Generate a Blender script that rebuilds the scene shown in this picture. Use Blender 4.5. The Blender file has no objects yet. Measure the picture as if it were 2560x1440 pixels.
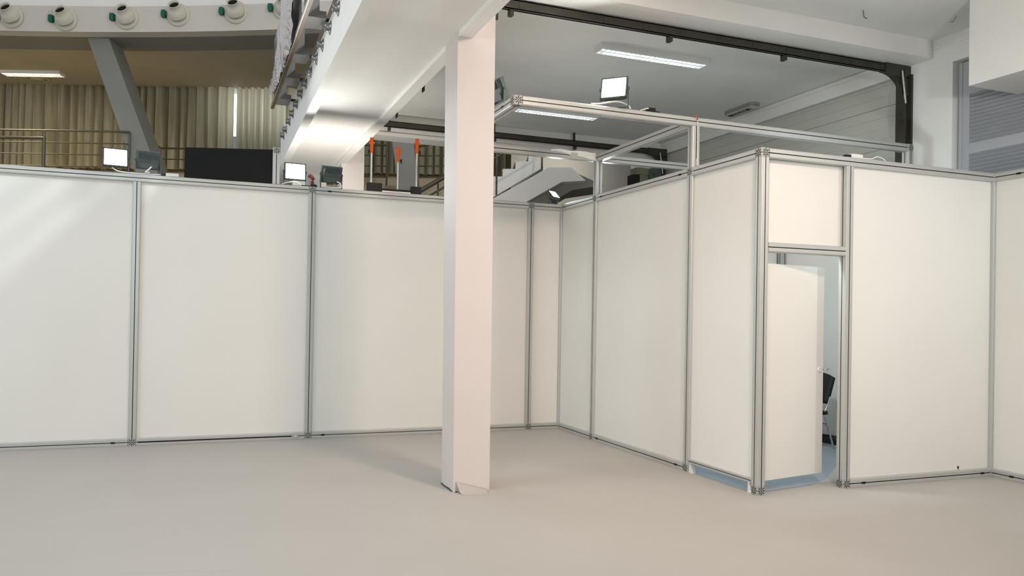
import bpy, bmesh, math, random
from mathutils import Vector, Matrix, noise

random.seed(7)
C = bpy.context.scene.collection
scene = bpy.context.scene
PI = math.pi

# ------------------------------------------------------------------ camera
FPX, CX, CY = 1873.06, 1182.13, 767.76          # focal length and principal point in 2560x1440 pixels
CAM = Vector((-4.5081, -9.029, 1.5333))
YAW, PITCH, ROLL = 0.348, 0.0073, 0.0169
cyw, syw, cp, sp = math.cos(YAW), math.sin(YAW), math.cos(PITCH), math.sin(PITCH)
fwd = Vector((syw*cp, cyw*cp, sp)); rgt = Vector((cyw, -syw, 0)); upv = rgt.cross(fwd)
r2 = math.cos(ROLL)*rgt + math.sin(ROLL)*upv
u2 = -math.sin(ROLL)*rgt + math.cos(ROLL)*upv
cd = bpy.data.cameras.new('camera'); co = bpy.data.objects.new('camera', cd); C.objects.link(co)
co.matrix_world = Matrix(((r2.x, u2.x, -fwd.x, CAM.x), (r2.y, u2.y, -fwd.y, CAM.y), (r2.z, u2.z, -fwd.z, CAM.z), (0, 0, 0, 1)))
cd.sensor_width = 36.0; cd.lens = FPX/2560*36.0
cd.shift_x = (1280-CX)/2560; cd.shift_y = (CY-720)/2560
cd.clip_end = 200
scene.camera = co

# ------------------------------------------------------------------ world, exposure, lamps out of view
w = bpy.data.worlds.new('world'); scene.world = w; w.use_nodes = True
bg = w.node_tree.nodes['Background']
bg.inputs[0].default_value = (0.93, 0.97, 1.0, 1); bg.inputs[1].default_value = 0.53
vs = scene.view_settings
vs.view_transform = 'Standard'; vs.look = 'None'; vs.exposure = 0.05; vs.gamma = 1.0
try: vs.use_curve_mapping = False
except Exception: pass


def area(name, loc, target, sx, sy, power, color, spread=PI):
    l = bpy.data.lights.new(name, 'AREA'); l.shape = 'RECTANGLE'; l.size = sx; l.size_y = sy
    l.energy = power; l.color = color; l.spread = spread
    o = bpy.data.objects.new(name, l); C.objects.link(o); o.location = loc
    o.rotation_euler = (Vector(target)-Vector(loc)).to_track_quat('-Z', 'Y').to_euler()
    return o


WARM = (1.0, 0.78, 0.64); COOL = (0.90, 1.0, 0.97); DAY = (0.86, 0.94, 1.0)
# fluorescent fittings on the ceiling over the front of the stand, floodlights on the walls behind the camera, daylight of the hall, two added fill lamps
area('lamp_front_ceiling', (-1.15, -6.7, 4.30), (-1.6, -3.2, 0.9), 0.7, 0.30, 57, WARM, 2.0)
area('lamp_front_flood', (-6.4, -9.6, 3.4), (-4.6, 0.0, 1.3), 0.7, 0.5, 132, COOL)
area('lamp_right_flood', (2.55, -7.2, 3.5), (0.9, -3.8, 1.3), 0.25, 0.2, 12, (0.98, 1.0, 1.0), 1.9)
area('lamp_hall_day', (-11.0, -4.0, 7.5), (-4.0, -1.0, 1.5), 3.0, 2.0, 235, DAY)
area('lamp_upper_floor', (-1.0, -4.5, 7.45), (-6.0, 0.0, 2.5), 0.22, 0.22, 250, (0.97, 1.0, 0.98))
area('fill_small_room', (0.55, -3.55, 2.75), (2.3, -1.7, 0.4), 0.3, 0.2, 34, (0.80, 0.93, 1.0))  # added lamp, unseen behind the door wall, brightens the small room
area('lamp_behind_wall', (-2.95, 0.70, 2.58), (-2.95, 3.2, 3.6), 0.5, 0.3, 46, (1.0, 0.95, 0.86))
area('fill_side', (-0.2, -8.0, 2.9), (2.95, -5.0, 3.3), 0.3, 0.2, 25, (1.0, 0.99, 0.97), 1.9)  # added fill lamp that brightens the side wall and the bulkhead
area('lamp_gallery', (-7.9, 9.3, 6.6), (-8.6, 9.9, 4.5), 2.4, 0.6, 120, (1.0, 0.84, 0.55))
area('lamp_back_hall', (3.4, 6.6, 5.6), (3.0, 9.0, 3.5), 1.4, 0.5, 45, (1.0, 0.95, 0.86))


# ------------------------------------------------------------------ materials
def lin(c):
    return tuple(((v/255.0)/12.92 if v/255.0 <= 0.04045 else ((v/255.0+0.055)/1.055)**2.4) for v in c)


def mat(name, rgb, rough=0.6, metal=0.0, var=0.05, scale=4.0, bump=0.0, bscale=60.0, spec=0.4, stretch=None):
    m = bpy.data.materials.new(name); m.use_nodes = True
    nt = m.node_tree; b = nt.nodes['Principled BSDF']
    col = lin(rgb)
    b.inputs['Roughness'].default_value = rough; b.inputs['Metallic'].default_value = metal
    b.inputs['Specular IOR Level'].default_value = spec
    tc = nt.nodes.new('ShaderNodeTexCoord'); mp = nt.nodes.new('ShaderNodeMapping')
    nt.links.new(tc.outputs['Object'], mp.inputs['Vector'])
    if stretch: mp.inputs['Scale'].default_value = stretch
    n = nt.nodes.new('ShaderNodeTexNoise'); n.inputs['Scale'].default_value = scale; n.inputs['Detail'].default_value = 5
    nt.links.new(mp.outputs[0], n.inputs['Vector'])
    r = nt.nodes.new('ShaderNodeValToRGB')
    r.color_ramp.elements[0].position = 0.3; r.color_ramp.elements[1].position = 0.7
    r.color_ramp.elements[0].color = tuple(max(0, v*(1-var)) for v in col)+(1,)
    r.color_ramp.elements[1].color = tuple(min(1, v*(1+var)) for v in col)+(1,)
    nt.links.new(n.outputs['Fac'], r.inputs['Fac']); nt.links.new(r.outputs['Color'], b.inputs['Base Color'])
    if bump:
        n2 = nt.nodes.new('ShaderNodeTexNoise'); n2.inputs['Scale'].default_value = bscale; n2.inputs['Detail'].default_value = 3
        nt.links.new(mp.outputs[0], n2.inputs['Vector'])
        bp = nt.nodes.new('ShaderNodeBump'); bp.inputs['Strength'].default_value = bump; bp.inputs['Distance'].default_value = 0.01
        nt.links.new(n2.outputs['Fac'], bp.inputs['Height']); nt.links.new(bp.outputs[0], b.inputs['Normal'])
    return m


def emit(name, color, strength):
    m = bpy.data.materials.new(name); m.use_nodes = True
    nt = m.node_tree; nt.nodes.remove(nt.nodes['Principled BSDF'])
    e = nt.nodes.new('ShaderNodeEmission'); e.inputs[0].default_value = color+(1,); e.inputs[1].default_value = strength
    nt.links.new(e.outputs[0], nt.nodes['Material Output'].inputs[0])
    return m


M = {
    'panel': mat('panel_white', (233, 230, 224), 0.55, 0, 0.015, 1.3, 0.02, 9),
    'alu': mat('aluminium', (190, 190, 186), 0.42, 0.25, 0.02, 3),
    'connector': mat('connector_grey', (170, 170, 165), 0.5, 0.15, 0.03, 8),
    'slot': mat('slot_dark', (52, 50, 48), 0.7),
    'black': mat('black_plastic', (14, 14, 15), 0.55, 0, 0.1, 8),
    'screen': mat('matte_black', (30, 30, 31), 0.85, 0, 0.04, 3, spec=0.2),
    'paper': mat('white_paper_wrap', (214, 205, 201), 0.6, 0, 0.015, 2.0, 0.12, 4),
    'cover': mat('floor_cover', (181, 176, 170), 0.6, 0, 0.03, 0.9, 0.10, 5.0, 0.3),
    'floor': mat('floor_blue_grey', (150, 158, 166), 0.7, 0, 0.05, 2.0),
    'plaster': mat('plaster_white', (240, 237, 232), 0.8, 0, 0.02, 2.0, 0.05, 30),
    'ceil': mat('ceiling_grey', (240, 239, 234), 0.85, 0, 0.03, 2.0, 0.05, 40),
    'steel': mat('galvanised_dark', (72, 70, 62), 0.5, 0.5, 0.12, 6),
    'bar': mat('steel_bar_light', (190, 190, 184), 0.35, 0.7, 0.05, 6),
    'garage': mat('garage_panel', (196, 195, 184), 0.6, 0, 0.02, 2, 0.05, 80),
    'louver': mat('louver_grey', (176, 176, 180), 0.55, 0.1, 0.02, 3),
    'fit': mat('fitting_white', (226, 226, 224), 0.5, 0, 0.01, 3),
    'flood': mat('flood_grey', (86, 96, 94), 0.5, 0.3, 0.05, 8),
    'cable': mat('cable_white', (228, 228, 222), 0.5),
    'orange': mat('orange_plastic', (226, 96, 18), 0.45, 0, 0.04, 6),
    'red': mat('red_plastic', (170, 84, 70), 0.5),
    'chrome': mat('chrome', (210, 210, 212), 0.15, 1.0, 0.02, 3),
    'tan': mat('tan_wall', (186, 172, 146), 0.8, 0, 0.03, 2),
    'hallceil': mat('hall_ceiling', (178, 170, 150), 0.85, 0, 0.04, 1.2),
    'concrete': mat('concrete_grey', (136, 134, 127), 0.85, 0, 0.04, 1.5, 0.1, 20),
    'railing': mat('railing_bronze', (98, 92, 78), 0.4, 0.5, 0.06, 5),
    'brown': mat('brown_channel', (96, 74, 48), 0.45, 0.3, 0.08, 5),
    'wood': mat('parapet_wood', (205, 190, 168), 0.6, 0, 0.06, 3, 0, 60, 0.4, (14, 14, 1)),
    'band': mat('band_cream', (208, 199, 188), 0.8, 0, 0.02, 2),
    'jet': mat('jet_cream', (206, 199, 182), 0.5, 0, 0.02, 4),
    'green': mat('green_actuator', (8, 92, 74), 0.5, 0, 0.05, 8),
    'duct': mat('duct_grey', (128, 128, 124), 0.35, 0.6, 0.05, 6),
    'foil': mat('silver_foil', (226, 220, 220), 0.16, 1.0, 0.05, 10),
    'glassgrey': mat('balustrade_grey', (118, 116, 114), 0.25, 0.1, 0.03, 2),
    'machine': mat('machine_green', (122, 123, 104), 0.5, 0.1, 0.08, 6),
    'ink': mat('sign_black', (8, 8, 8), 0.6),
    'signbase': mat('sign_base', (150, 148, 138), 0.5),
    'lens_dim': mat('sign_lens', (185, 184, 172), 0.3, 0, 0.08, 20),
    'lit': emit('flood_lens_lit', (0.97, 1.0, 0.98), 170),
    'lit_small': emit('small_flood_lens', (0.95, 1.0, 1.0), 70),
    'tube': emit('fluorescent_tube', (0.82, 0.92, 1.0), 8),
    'tube_warm': emit('fluorescent_tube_warm', (1.0, 0.93, 0.72), 12),
    'sky': emit('window_daylight', (0.86, 0.93, 1.0), 3.2),
    'sky_low': emit('window_daylight_low', (0.86, 0.93, 1.0), 0.2),
}
# curtain: cloth that lets some daylight through
mc = mat('curtain_cloth', (170, 165, 145), 0.9, 0, 0.30, 1.6, 0, 60, 0.1, (6, 6, 0.4))  # stretched colour streaks paint the shade of the folds into the cloth
nt = mc.node_tree; b = nt.nodes['Principled BSDF']; tl = nt.nodes.new('ShaderNodeBsdfTranslucent'); mx = nt.nodes.new('ShaderNodeMixShader')
tl.inputs[0].default_value = lin((214, 206, 180))+(1,); mx.inputs[0].default_value = 0.35
nt.links.new(b.outputs[0], mx.inputs[1]); nt.links.new(tl.outputs[0], mx.inputs[2]); nt.links.new(mx.outputs[0], nt.nodes['Material Output'].inputs[0])
M['curtain'] = mc


# ------------------------------------------------------------------ mesh helpers
class MB:
    def __init__(s): s.v = []; s.f = []; s.m = []; s.s = []
    def add(s, vs, fs, mi=0, smooth=False):
        o = len(s.v); s.v += [Vector(p) for p in vs]
        for f in fs: s.f.append([i+o for i in f]); s.m.append(mi); s.s.append(smooth)
        return s
    def box(s, x0, x1, y0, y1, z0, z1, mi=0, T=None):
        vs = [Vector((x, y, z)) for x in (x0, x1) for y in (y0, y1) for z in (z0, z1)]
        if T: vs = [T @ v for v in vs]
        return s.add(vs, [(0, 1, 3, 2), (4, 6, 7, 5), (0, 4, 5, 1), (2, 3, 7, 6), (0, 2, 6, 4), (1, 5, 7, 3)], mi)
    def prism(s, poly, h, mi=0):
        """poly: list of 3d points; extruded by vector h"""
        h = Vector(h); n = len(poly); a = [Vector(p) for p in poly]; vs = a+[p+h for p in a]
        fs = [list(range(n))[::-1], list(range(n, 2*n))]+[(i, (i+1) % n, n+(i+1) % n, n+i) for i in range(n)]
        return s.add(vs, fs, mi)
    def cyl(s, p0, p1, r0, r1=None, n=14, mi=0, caps=True):
        p0, p1 = Vector(p0), Vector(p1); r1 = r0 if r1 is None else r1
        q = (p1-p0).to_track_quat('Z', 'Y'); vs = []
        for p, r in ((p0, r0), (p1, r1)):
            vs += [p+q @ Vector((r*math.cos(2*PI*i/n), r*math.sin(2*PI*i/n), 0)) for i in range(n)]
        s.add(vs, [(i, (i+1) % n, n+(i+1) % n, n+i) for i in range(n)], mi, True)
        if caps: s.add(vs, [list(range(n))[::-1], list(range(n, 2*n))], mi)
        return s
    def tube(s, pts, r, n=8, mi=0):
        pts = [Vector(p) for p in pts]; rings = []
        for i, p in enumerate(pts):
            t = (pts[min(i+1, len(pts)-1)]-pts[max(i-1, 0)]).normalized(); q = t.to_track_quat('Z', 'Y')
            rings.append([p+q @ Vector((r*math.cos(2*PI*k/n), r*math.sin(2*PI*k/n), 0)) for k in range(n)])
        vs = [v for g in rings for v in g]; fs = []
        for i in range(len(pts)-1):
            fs += [(i*n+k, i*n+(k+1) % n, (i+1)*n+(k+1) % n, (i+1)*n+k) for k in range(n)]
        s.add(vs, fs, mi, True); o = len(pts)-1
        return s.add(vs, [list(range(n))[::-1], [o*n+k for k in range(n)]], mi)
    def lathe(s, prof, T, n=28, mi=0):
        """prof: (r, h) along local Z"""
        vs = []; k = len(prof)
        for i in range(n):
            a = 2*PI*i/n
            vs += [T @ Vector((r*math.cos(a), r*math.sin(a), h)) for r, h in prof]
        fs = [(i*k+j, ((i+1) % n)*k+j, ((i+1) % n)*k+j+1, i*k+j+1) for i in range(n) for j in range(k-1)]
        return s.add(vs, fs, mi, True)
    def grid(s, fn, nu, nv, mi=0, smooth=True):
        vs = [fn(i/nu, j/nv) for i in range(nu+1) for j in range(nv+1)]
        return s.add(vs, [(i*(nv+1)+j, (i+1)*(nv+1)+j, (i+1)*(nv+1)+j+1, i*(nv+1)+j+1) for i in range(nu) for j in range(nv)], mi, smooth)
    def build(s, name, mats, parent=None, local=False, clean=True):
        if not isinstance(mats, (list, tuple)): mats = [mats]
        me = bpy.data.meshes.new(name)
        if parent is None and not local:
            mn = Vector((min(p.x for p in s.v), min(p.y for p in s.v), min(p.z for p in s.v)))
            mxx = Vector((max(p.x for p in s.v), max(p.y for p in s.v), max(p.z for p in s.v)))
            org = Vector(((mn.x+mxx.x)/2, (mn.y+mxx.y)/2, mn.z))
        elif parent is not None and not local:
            org = wloc(parent)
        else: org = Vector((0, 0, 0))
        me.from_pydata([tuple(p-org) for p in s.v], [], s.f)
        for m in mats: me.materials.append(M[m] if isinstance(m, str) else m)
        for p, mi, sm in zip(me.polygons, s.m, s.s): p.material_index = mi; p.use_smooth = sm
        if clean:
            bm = bmesh.new(); bm.from_mesh(me); bmesh.ops.recalc_face_normals(bm, faces=bm.faces); bm.to_mesh(me); bm.free()
        o = bpy.data.objects.new(name, me); C.objects.link(o)
        if parent is not None: o.parent = parent
        elif not local: o.location = org
        return o


def wloc(o):
    p = Vector(o.location)
    while o.parent is not None: o = o.parent; p += Vector(o.location)
    return p


def tag(o, label=None, cat=None, group=None, kind=None):
    if label: o['label'] = label
    if cat: o['category'] = cat
    if group: o['group'] = group
    if kind: o['kind'] = kind
    return o


def thing(name, label, cat, loc=(0, 0, 0), rz=0, group=None, kind='thing'):
    o = bpy.data.objects.new(name, None); C.objects.link(o); o.location = loc; o.rotation_euler = (0, 0, rz)
    o.empty_display_size = 0.1
    return tag(o, label, cat, group, kind)


def struct(o, label=None, cat=None): return tag(o, label, cat, None, 'structure')


def dup(root, loc, rz=None, label=None):
    r = root.copy(); C.objects.link(r); r.location = loc
    if rz is not None: r.rotation_euler = (0, 0, rz)
    if label: r['label'] = label
    for ch in list(root.children):
        c = ch.copy(); C.objects.link(c); c.parent = r
        for g in ch.children:
            d = g.copy(); C.objects.link(d); d.parent = c
    return r


HALL_TURN = 0.348; FR = Vector((math.cos(HALL_TURN), -math.sin(HALL_TURN), 0)); FF = Vector((math.sin(HALL_TURN), math.cos(HALL_TURN), 0))
HALL = Vector((-4.5081, -9.029, 0))
def far(u, v, z): return HALL+FR*u+FF*v+Vector((0, 0, z))     # axes of the hall behind the stand (turned 20 degrees)


# ------------------------------------------------------------------ booth dimensions
P = 0.0857; h = P/2; H = 3.0
A1, A2, A3 = -5.1963, -3.2877, -0.4331
B1, B2, BC = -0.9072, -2.8079, -3.8236
D1, DR = 0.996, 2.8439
BACKY = -0.95
LINT = 2.1432; H2 = 3.45
LW = -8.6; DF = -8.2

# ------------------------------------------------------------------ structure: floors
mb = MB(); mb.box(-26, 12, -16, 26, -0.1, 0.0); struct(mb.build('floor', 'floor'), 'blue-grey hall floor showing inside the open booth door', 'floor')
mb = MB()
poly = [(-9.5, -14), (2.86, -14), (2.86, BC+0.06), (2.3, -3.55), (1.9, -2.95), (1.7, -3.02), (1.40, -3.25), (1.1, -3.48), (0.75, -3.64), (0.45, -3.70),
        (0.17, -3.74), (0.055, -3.70), (0.06, -3.45), (0.045, -3.2), (0.05, -2.93), (0.05, 0.05), (-9.5, 0.05)]
mb.prism([(x, y, 0.0005) for x, y in poly], (0, 0, 0.0035))
struct(mb.build('floor_covering', 'cover'), 'pale grey-beige sheet covering laid over the booth floor', 'floor')
mb = MB()
for (x0, y0, x1, y1) in ((-3.9, -2.35, -2.52, -3.05), (-2.1, -2.1, 0.0, -2.62), (-4.9, -4.3, -4.3, -4.45), (2.1, -4.5, 2.7, -4.62), (-1.9, -1.2, -0.3, -1.75), (-3.3, -5.2, -2.6, -5.45)):
    a = Vector((x0, y0, 0.0042)); d = Vector((x1, y1, 0.0042)); n = Vector((-(d-a).y, (d-a).x, 0)).normalized()*0.006
    pts = [a.lerp(d, t/8)+n*1.5*math.sin(t*1.7) for t in range(9)]
    for i in range(8):
        q0, q1 = pts[i], pts[i+1]
        mb.add([q0-n, q0+Vector((0, 0, 0.004)), q0+n, q1-n, q1+Vector((0, 0, 0.004)), q1+n], [(0, 3, 4, 1), (1, 4, 5, 2)], 0, True)
struct(mb.build('floor_creases', 'cover'), 'thin raised creases in the pale floor sheet', 'floor')

# ------------------------------------------------------------------ booth kit: profiles, posts, rails, panels
def profile(mb, p0, p1, s=P):
    p0, p1 = Vector(p0), Vector(p1); d = p1-p0
    hh = s/2; c = 0.010*s/P; ww = 0.0042; dd = 0.013
    side = [(-hh+c, -hh), (-ww, -hh), (-ww, -hh+dd), (ww, -hh+dd), (ww, -hh), (hh-c, -hh), (hh-c*0.3, -hh+c*0.3)]
    ring = []
    for k in range(4):
        a = k*PI/2; ca, sa = round(math.cos(a)), round(math.sin(a))
        ring += [(x*ca-y*sa, x*sa+y*ca) for x, y in side]
    ax = max(range(3), key=lambda i: abs(d[i])); n = len(ring)
    def place(p, q):
        v = Vector(p)
        if ax == 0: v.y += q[0]; v.z += q[1]
        elif ax == 1: v.x += q[0]; v.z += q[1]
        else: v.x += q[0]; v.y += q[1]
        return v
    vs = [place(p0, q) for q in ring]+[place(p1, q) for q in ring]
    for i in range(n):
        j = i % 7
        mb.add([vs[i], vs[(i+1) % n], vs[n+(i+1) % n], vs[n+i]], [(0, 1, 2, 3)], 1 if j in (1, 2, 3) else 0)  # groove faces coloured dark to deepen the shade inside the slot
    mb.add(vs, [list(range(n))[::-1], list(range(n, 2*n))], 0)
    return mb


def star(mb, c, nrm, up=(0, 0, 1), r=1.0):
    c, nrm, up = Vector(c), Vector(nrm), Vector(up); sd = up.cross(nrm)
    for k in range(8):
        a = k*PI/4; d = sd*math.cos(a)+up*math.sin(a); e = nrm.cross(d)
        T = Matrix((d, e, nrm)).transposed().to_4x4(); T.translation = c
        mb.box(0.014*r, 0.036*r, -0.0042*r, 0.0042*r, 0.0, 0.0012, 1, T)
    T = Matrix((sd, up, nrm)).transposed().to_4x4(); T.translation = c
    mb.box(-0.0055*r, 0.0055*r, -0.0055*r, 0.0055*r, 0, 0.0012, 1, T)
    mb.box(-0.0028, 0.0028, 0.036*r, 0.0425*r, 0, 0.0008, 1, T); mb.box(-0.0028, 0.0028, -0.0425*r, -0.036*r, 0, 0.0008, 1, T)


def connector(parent, x, y, z, faces):
    mb = MB(); e = 0.0006; hh = h-0.0004; k = 0.009
    pts = [(-hh+k, -hh), (hh-k, -hh), (hh, -hh+k), (hh, hh-k), (hh-k, hh), (-hh+k, hh), (-hh, hh-k), (-hh, -hh+k)]
    mb.prism([(x+a, y+b_, z-hh) for a, b_ in pts], (0, 0, 2*hh))
    for f in faces:
        n = Vector(f); c = Vector((x, y, z))+n*hh
        star(mb, c, n, (0, 0, 1) if abs(n.z) < 0.5 else (0, 1, 0))
    return mb.build('corner_connector', ['connector', 'slot'], parent)


def post(x, y, z0, z1, label, conns=(), name='frame_post'):
    """conns: list of (z centre, faces)"""
    t = thing(name, label, 'post', (x, y, z0), 0, 'silver frame posts of the booth')
    zz0, zz1 = z0, z1
    for zc, faces in conns:
        if zc < (z0+z1)/2: zz0 = max(zz0, zc+h)
        else: zz1 = min(zz1, zc-h)
    mb = MB(); profile(mb, (x, y, zz0), (x, y, zz1)); mb.build('post_profile', ['alu', 'slot'], t)
    for zc, faces in conns: connector(t, x, y, zc, faces)
    return t


def rail(p0, p1, label, clips=(), cable=None, s=P, name='frame_rail'):
    p0, p1 = Vector(p0), Vector(p1); mid = (p0+p1)/2
    t = thing(name, label, 'rail', (mid.x, mid.y, mid.z-h), 0, 'silver frame rails of the booth')
    mb = MB(); profile(mb, p0, p1, s); mb.build('rail_profile', ['alu', 'slot'], t)
    for (c, n) in clips:
        c, n = Vector(c), Vector(n); d = (p1-p0).normalized(); e = n.cross(d)
        T = Matrix((d, e, n)).transposed().to_4x4(); T.translation = c
        k = MB(); k.box(-0.021, 0.021, -0.009, 0.009, -0.004, 0.004, 0, T); k.build('locking_clip', 'ink', t)
    if cable:
        cable(t)
    return t


def panel(x0, x1, y0, y1, z0, z1, label):
    mb = MB(); mb.box(x0, x1, y0, y1, z0, z1)
    return tag(mb.build('wall_panel', 'panel'), label, 'panel', 'white infill panels of the booth', 'thing')


FA, FB_, FC_ = (0, -1, 0), (-1, 0, 0), (0, -1, 0)
zb, zt = h, H-h
# --- back wall (along x)
post(A1, h, 0, H-P, 'silver frame post third from the corner in the long back wall', [(zb, [FA])])
post(A2, h, 0, H, 'silver frame post of the back wall below the lit floodlight beside the black board', [(zb, [FA]), (zt, [FA])])
post(A3, h, 0, H, 'silver frame post of the back wall just before the inner corner, behind the column', [(zb, [FA]), (zt, [FA])])
post(h, h, 0, H, 'silver corner post where the back wall meets the receding wall')
post(LW, h, 0, H, 'silver frame post at the far outer end of the back wall')
AL = [('left end of the back wall', LW, A1), ('back wall with the black cable in its groove', A1, A2), ('back wall behind the column', A2, A3), ('short piece at the inner corner', A3, h)]
rail((LW+h, h, zt), (A2-h, h, zt), 'long silver top rail of the back wall under floodlights and black board', [])
rail((A2+h, h, zt), (A3-h, h, zt), 'silver top rail of the back wall passing behind the white column', [((A2+0.205, 0.0, zt), FA)])
rail((A3+h, h, zt), (0, h, zt), 'short silver top rail of the back wall at the inner corner', [])
rail((LW+h, h, zb), (A1-h, h, zb), 'silver bottom rail of the back wall at its outer end', [((A1-0.19, 0.0, zb), FA)])


def groove_cable(t):
    k = MB(); k.box(A1+0.06, A2-0.19, -0.004, 0.002, zb-0.008, zb+0.006); tag(k.build('groove_cable', 'ink', t), 'thick black cable pressed in the groove')
    k = MB(); k.box(A2-0.19, A2-0.11, -0.006, 0.002, zb-0.014, zb+0.014); k.box(A2-0.16, A2-0.13, -0.007, -0.005, zb-0.007, zb+0.007, 1); k.build('cable_coupler', ['connector', 'fit'], t)


rail((A1+h, h, zb), (A2-h, h, zb), 'silver bottom rail of the back wall with a black cable along its groove', [], groove_cable)
rail((A2+h, h, zb), (A3-h, h, zb), 'silver bottom rail of the back wall behind the foot of the column', [((A2+0.175, 0.0, zb), FA)])
rail((A3+h, h, zb), (0, h, zb), 'short silver bottom rail of the back wall at the inner corner', [])
py0, py1 = 0.032, 0.044
panel(LW+h, A1-h, py0, py1, P, H-P, 'white panel of the back wall at its outer end with a diagonal light edge')
panel(A1+h, A2-h, py0, py1, P, H-P, 'white panel of the back wall under the black board')
panel(A2+h, A3-h, py0, py1, P, H-P, 'wide white panel of the back wall half hidden by the column')
panel(A3+h, -0.001, py0, py1, P, H-P, 'narrow white panel of the back wall at the inner corner')
# --- receding wall (along y, face at x=0)
post(h, B1, 0, H, 'silver frame post of the receding wall nearest the inner corner', [(zb, [FB_]), (zt, [FB_])])
post(h, B2, 0, H, 'silver frame post of the receding wall between two wide panels, under the frame upright', [(zb, [FB_]), (zt, [FB_])])
post(h, BC+h, 0, H, 'silver outer corner post beside the open door', [(zb, [FB_, FC_]), (zt, [FB_, FC_])])
rail((h, -0.0, zt), (h, B1+h, zt), 'short silver top rail of the receding wall at the inner corner', [])
rail((h, B1-h, zt), (h, B2+h, zt), 'silver top rail of the receding wall under the raised frame', [((0.0, B1-0.16, zt), FB_), ((0.0, B2+0.16, zt), FB_)])
rail((h, B2-h, zt), (h, BC+P, zt), 'silver top rail of the receding wall next to the outer corner', [])
rail((h, -0.0, zb), (h, B1+h, zb), 'short silver bottom rail of the receding wall at the inner corner', [])
rail((h, B1-h, zb), (h, B2+h, zb), 'silver bottom rail of the receding wall with a black clip at each end', [((0.0, B1-0.15, zb), FB_), ((0.0, B2+0.16, zb), FB_)])
px0, px1 = 0.030, 0.042
panel(px0, px1, B1+h, -0.001, P, H-P, 'narrow white panel of the receding wall at the inner corner')
panel(px0, px1, B2+h, B1-h, P, H-P, 'wide warm-lit white panel in the middle of the receding wall')
panel(px0, px1, BC+P, B2-h, 0.135, H-P, 'white panel beside the outer corner, raised off the floor')
# raised lower rail with two wedge feet
t = thing('raised_rail', 'thin silver lower rail held off the floor on two white wedges near the door', 'rail', (h, (BC+P+B2-h)/2, 0.0))
mb = MB(); mb.box(0.002, 0.062, BC+P, B2-h, 0.098, 0.112); mb.box(0.008, 0.056, BC+P, B2-h, 0.112, 0.120, 1); mb.box(0.002, 0.062, BC+P, B2-h, 0.120, 0.135)
mb.build('rail_profile', ['alu', 'slot'], t)
for yy, s in ((B2-h-0.004, -1), (BC+P+0.045, -1)):
    mb = MB(); mb.prism([(0.01, yy, 0.004), (0.01, yy-0.055, 0.004), (0.01, yy-0.018, 0.098), (0.01, yy, 0.098)], (0.04, 0, 0)); mb.build('wedge_foot', 'panel', t)
# --- door wall (along x, face at y=BC)
post(D1, BC+h, 0, H-P, 'silver door post between the open door and the wide white panel', [(zb, [FC_, FB_])])
post(DR+h, BC+h, 0, H, 'silver post in the inner corner right of the door wall')
rail((P, BC+h, zt), (DR, BC+h, zt), 'silver top rail above the open door and the panel next to it', [])
rail((P, BC+h, LINT), (D1-h, BC+h, LINT), 'silver cross rail directly above the open door', [])
rail((D1+h, BC+h, zb), (DR, BC+h, zb), 'silver bottom rail below the white panel next to the door', [((D1+0.20, BC, zb), FC_), ((DR-0.12, BC, zb), FC_)])
panel(P, D1-h, BC+P-0.018, BC+P-0.006, LINT+h, H-P, 'deeply set white panel above the open door')
panel(D1+h, DR-0.001, BC+0.034, BC+0.046, P, H-P, 'wide white panel of the door wall right of the door')
# --- side wall towards the camera (face at x=DR)
rail((DR+h, BC, zt), (DR+h, DF, zt), 'silver top rail of the side wall coming towards the viewer', [((DR, BC-0.235, zt), FB_)])
rail((DR+h, BC, zb), (DR+h, DF, zb), 'silver bottom rail of the side wall coming towards the viewer', [((DR, BC-0.20, zb), FB_)])
panel(DR+0.030, DR+0.042, DF, BC-0.001, P, H-P, 'white panel of the side wall at the edge of the view')
# --- booth interior
panel(P+0.002, DR-0.06, BACKY+0.03, BACKY+0.042, 0.0, 2.96, 'shaded white panel at the back of the small room, seen over the door')
panel(DR+0.020, DR+0.032, BC+P+0.002, BACKY-0.06, 0.0, 2.96, 'shaded bluish panel inside the small room, seen through the door gap')
post(DR-0.0, BACKY-0.01, 0, 2.96, 'silver post inside the small room, seen above the open door', [])

# --- raised frame above the walls
EX = -1.864; RX = 2.894
t = thing('raised_frame_post', 'silver end upright of the raised frame beside the grey pillar', 'post', (RX, B2, H), 0, 'silver uprights of the raised frame')
mb = MB(); profile(mb, (RX, B2, 2.96), (RX, B2, H2-h)); mb.build('post_profile', ['alu', 'slot'], t); connector(t, RX, B2, H2, [FA])
t = thing('raised_frame_post', 'silver upright of the raised frame with a thin wire in its groove', 'post', (h, B2, H), 0, 'silver uprights of the raised frame')
mb = MB(); profile(mb, (h, B2, H), (h, B2, H2-h)); mb.build('post_profile', ['alu', 'slot'], t)
wt = thing('wire', 'thin pale wire with a red end hanging down the groove of the front upright', 'wire', (h, B2-h-0.006, H))
mb = MB(); mb.tube([(h, B2-h-0.008, H+0.01), (h-0.012, B2-h-0.010, H+0.05), (h+0.004, B2-h-0.008, H+0.09), (h+0.005, B2-h-0.008, H2-h-0.02), (h+0.004, B2-h-0.010, H2+h-0.03)], 0.004, 6)
mb.build('wire_run', 'cable', wt)
mb = MB(); mb.tube([(h-0.045, B2-h-0.008, H2+h+0.008), (h-0.01, B2-h-0.012, H2+h+0.012), (h+0.004, B2-h-0.012, H2+h-0.004), (h+0.004, B2-h-0.010, H2+h-0.03)], 0.006, 6)
tag(mb.build('wire_tip', 'red', wt), 'red wire end')
t = thing('raised_frame_post', 'silver upright of the raised frame at the back, above the receding wall', 'post', (h, B1, H), 0, 'silver uprights of the raised frame')
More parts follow.
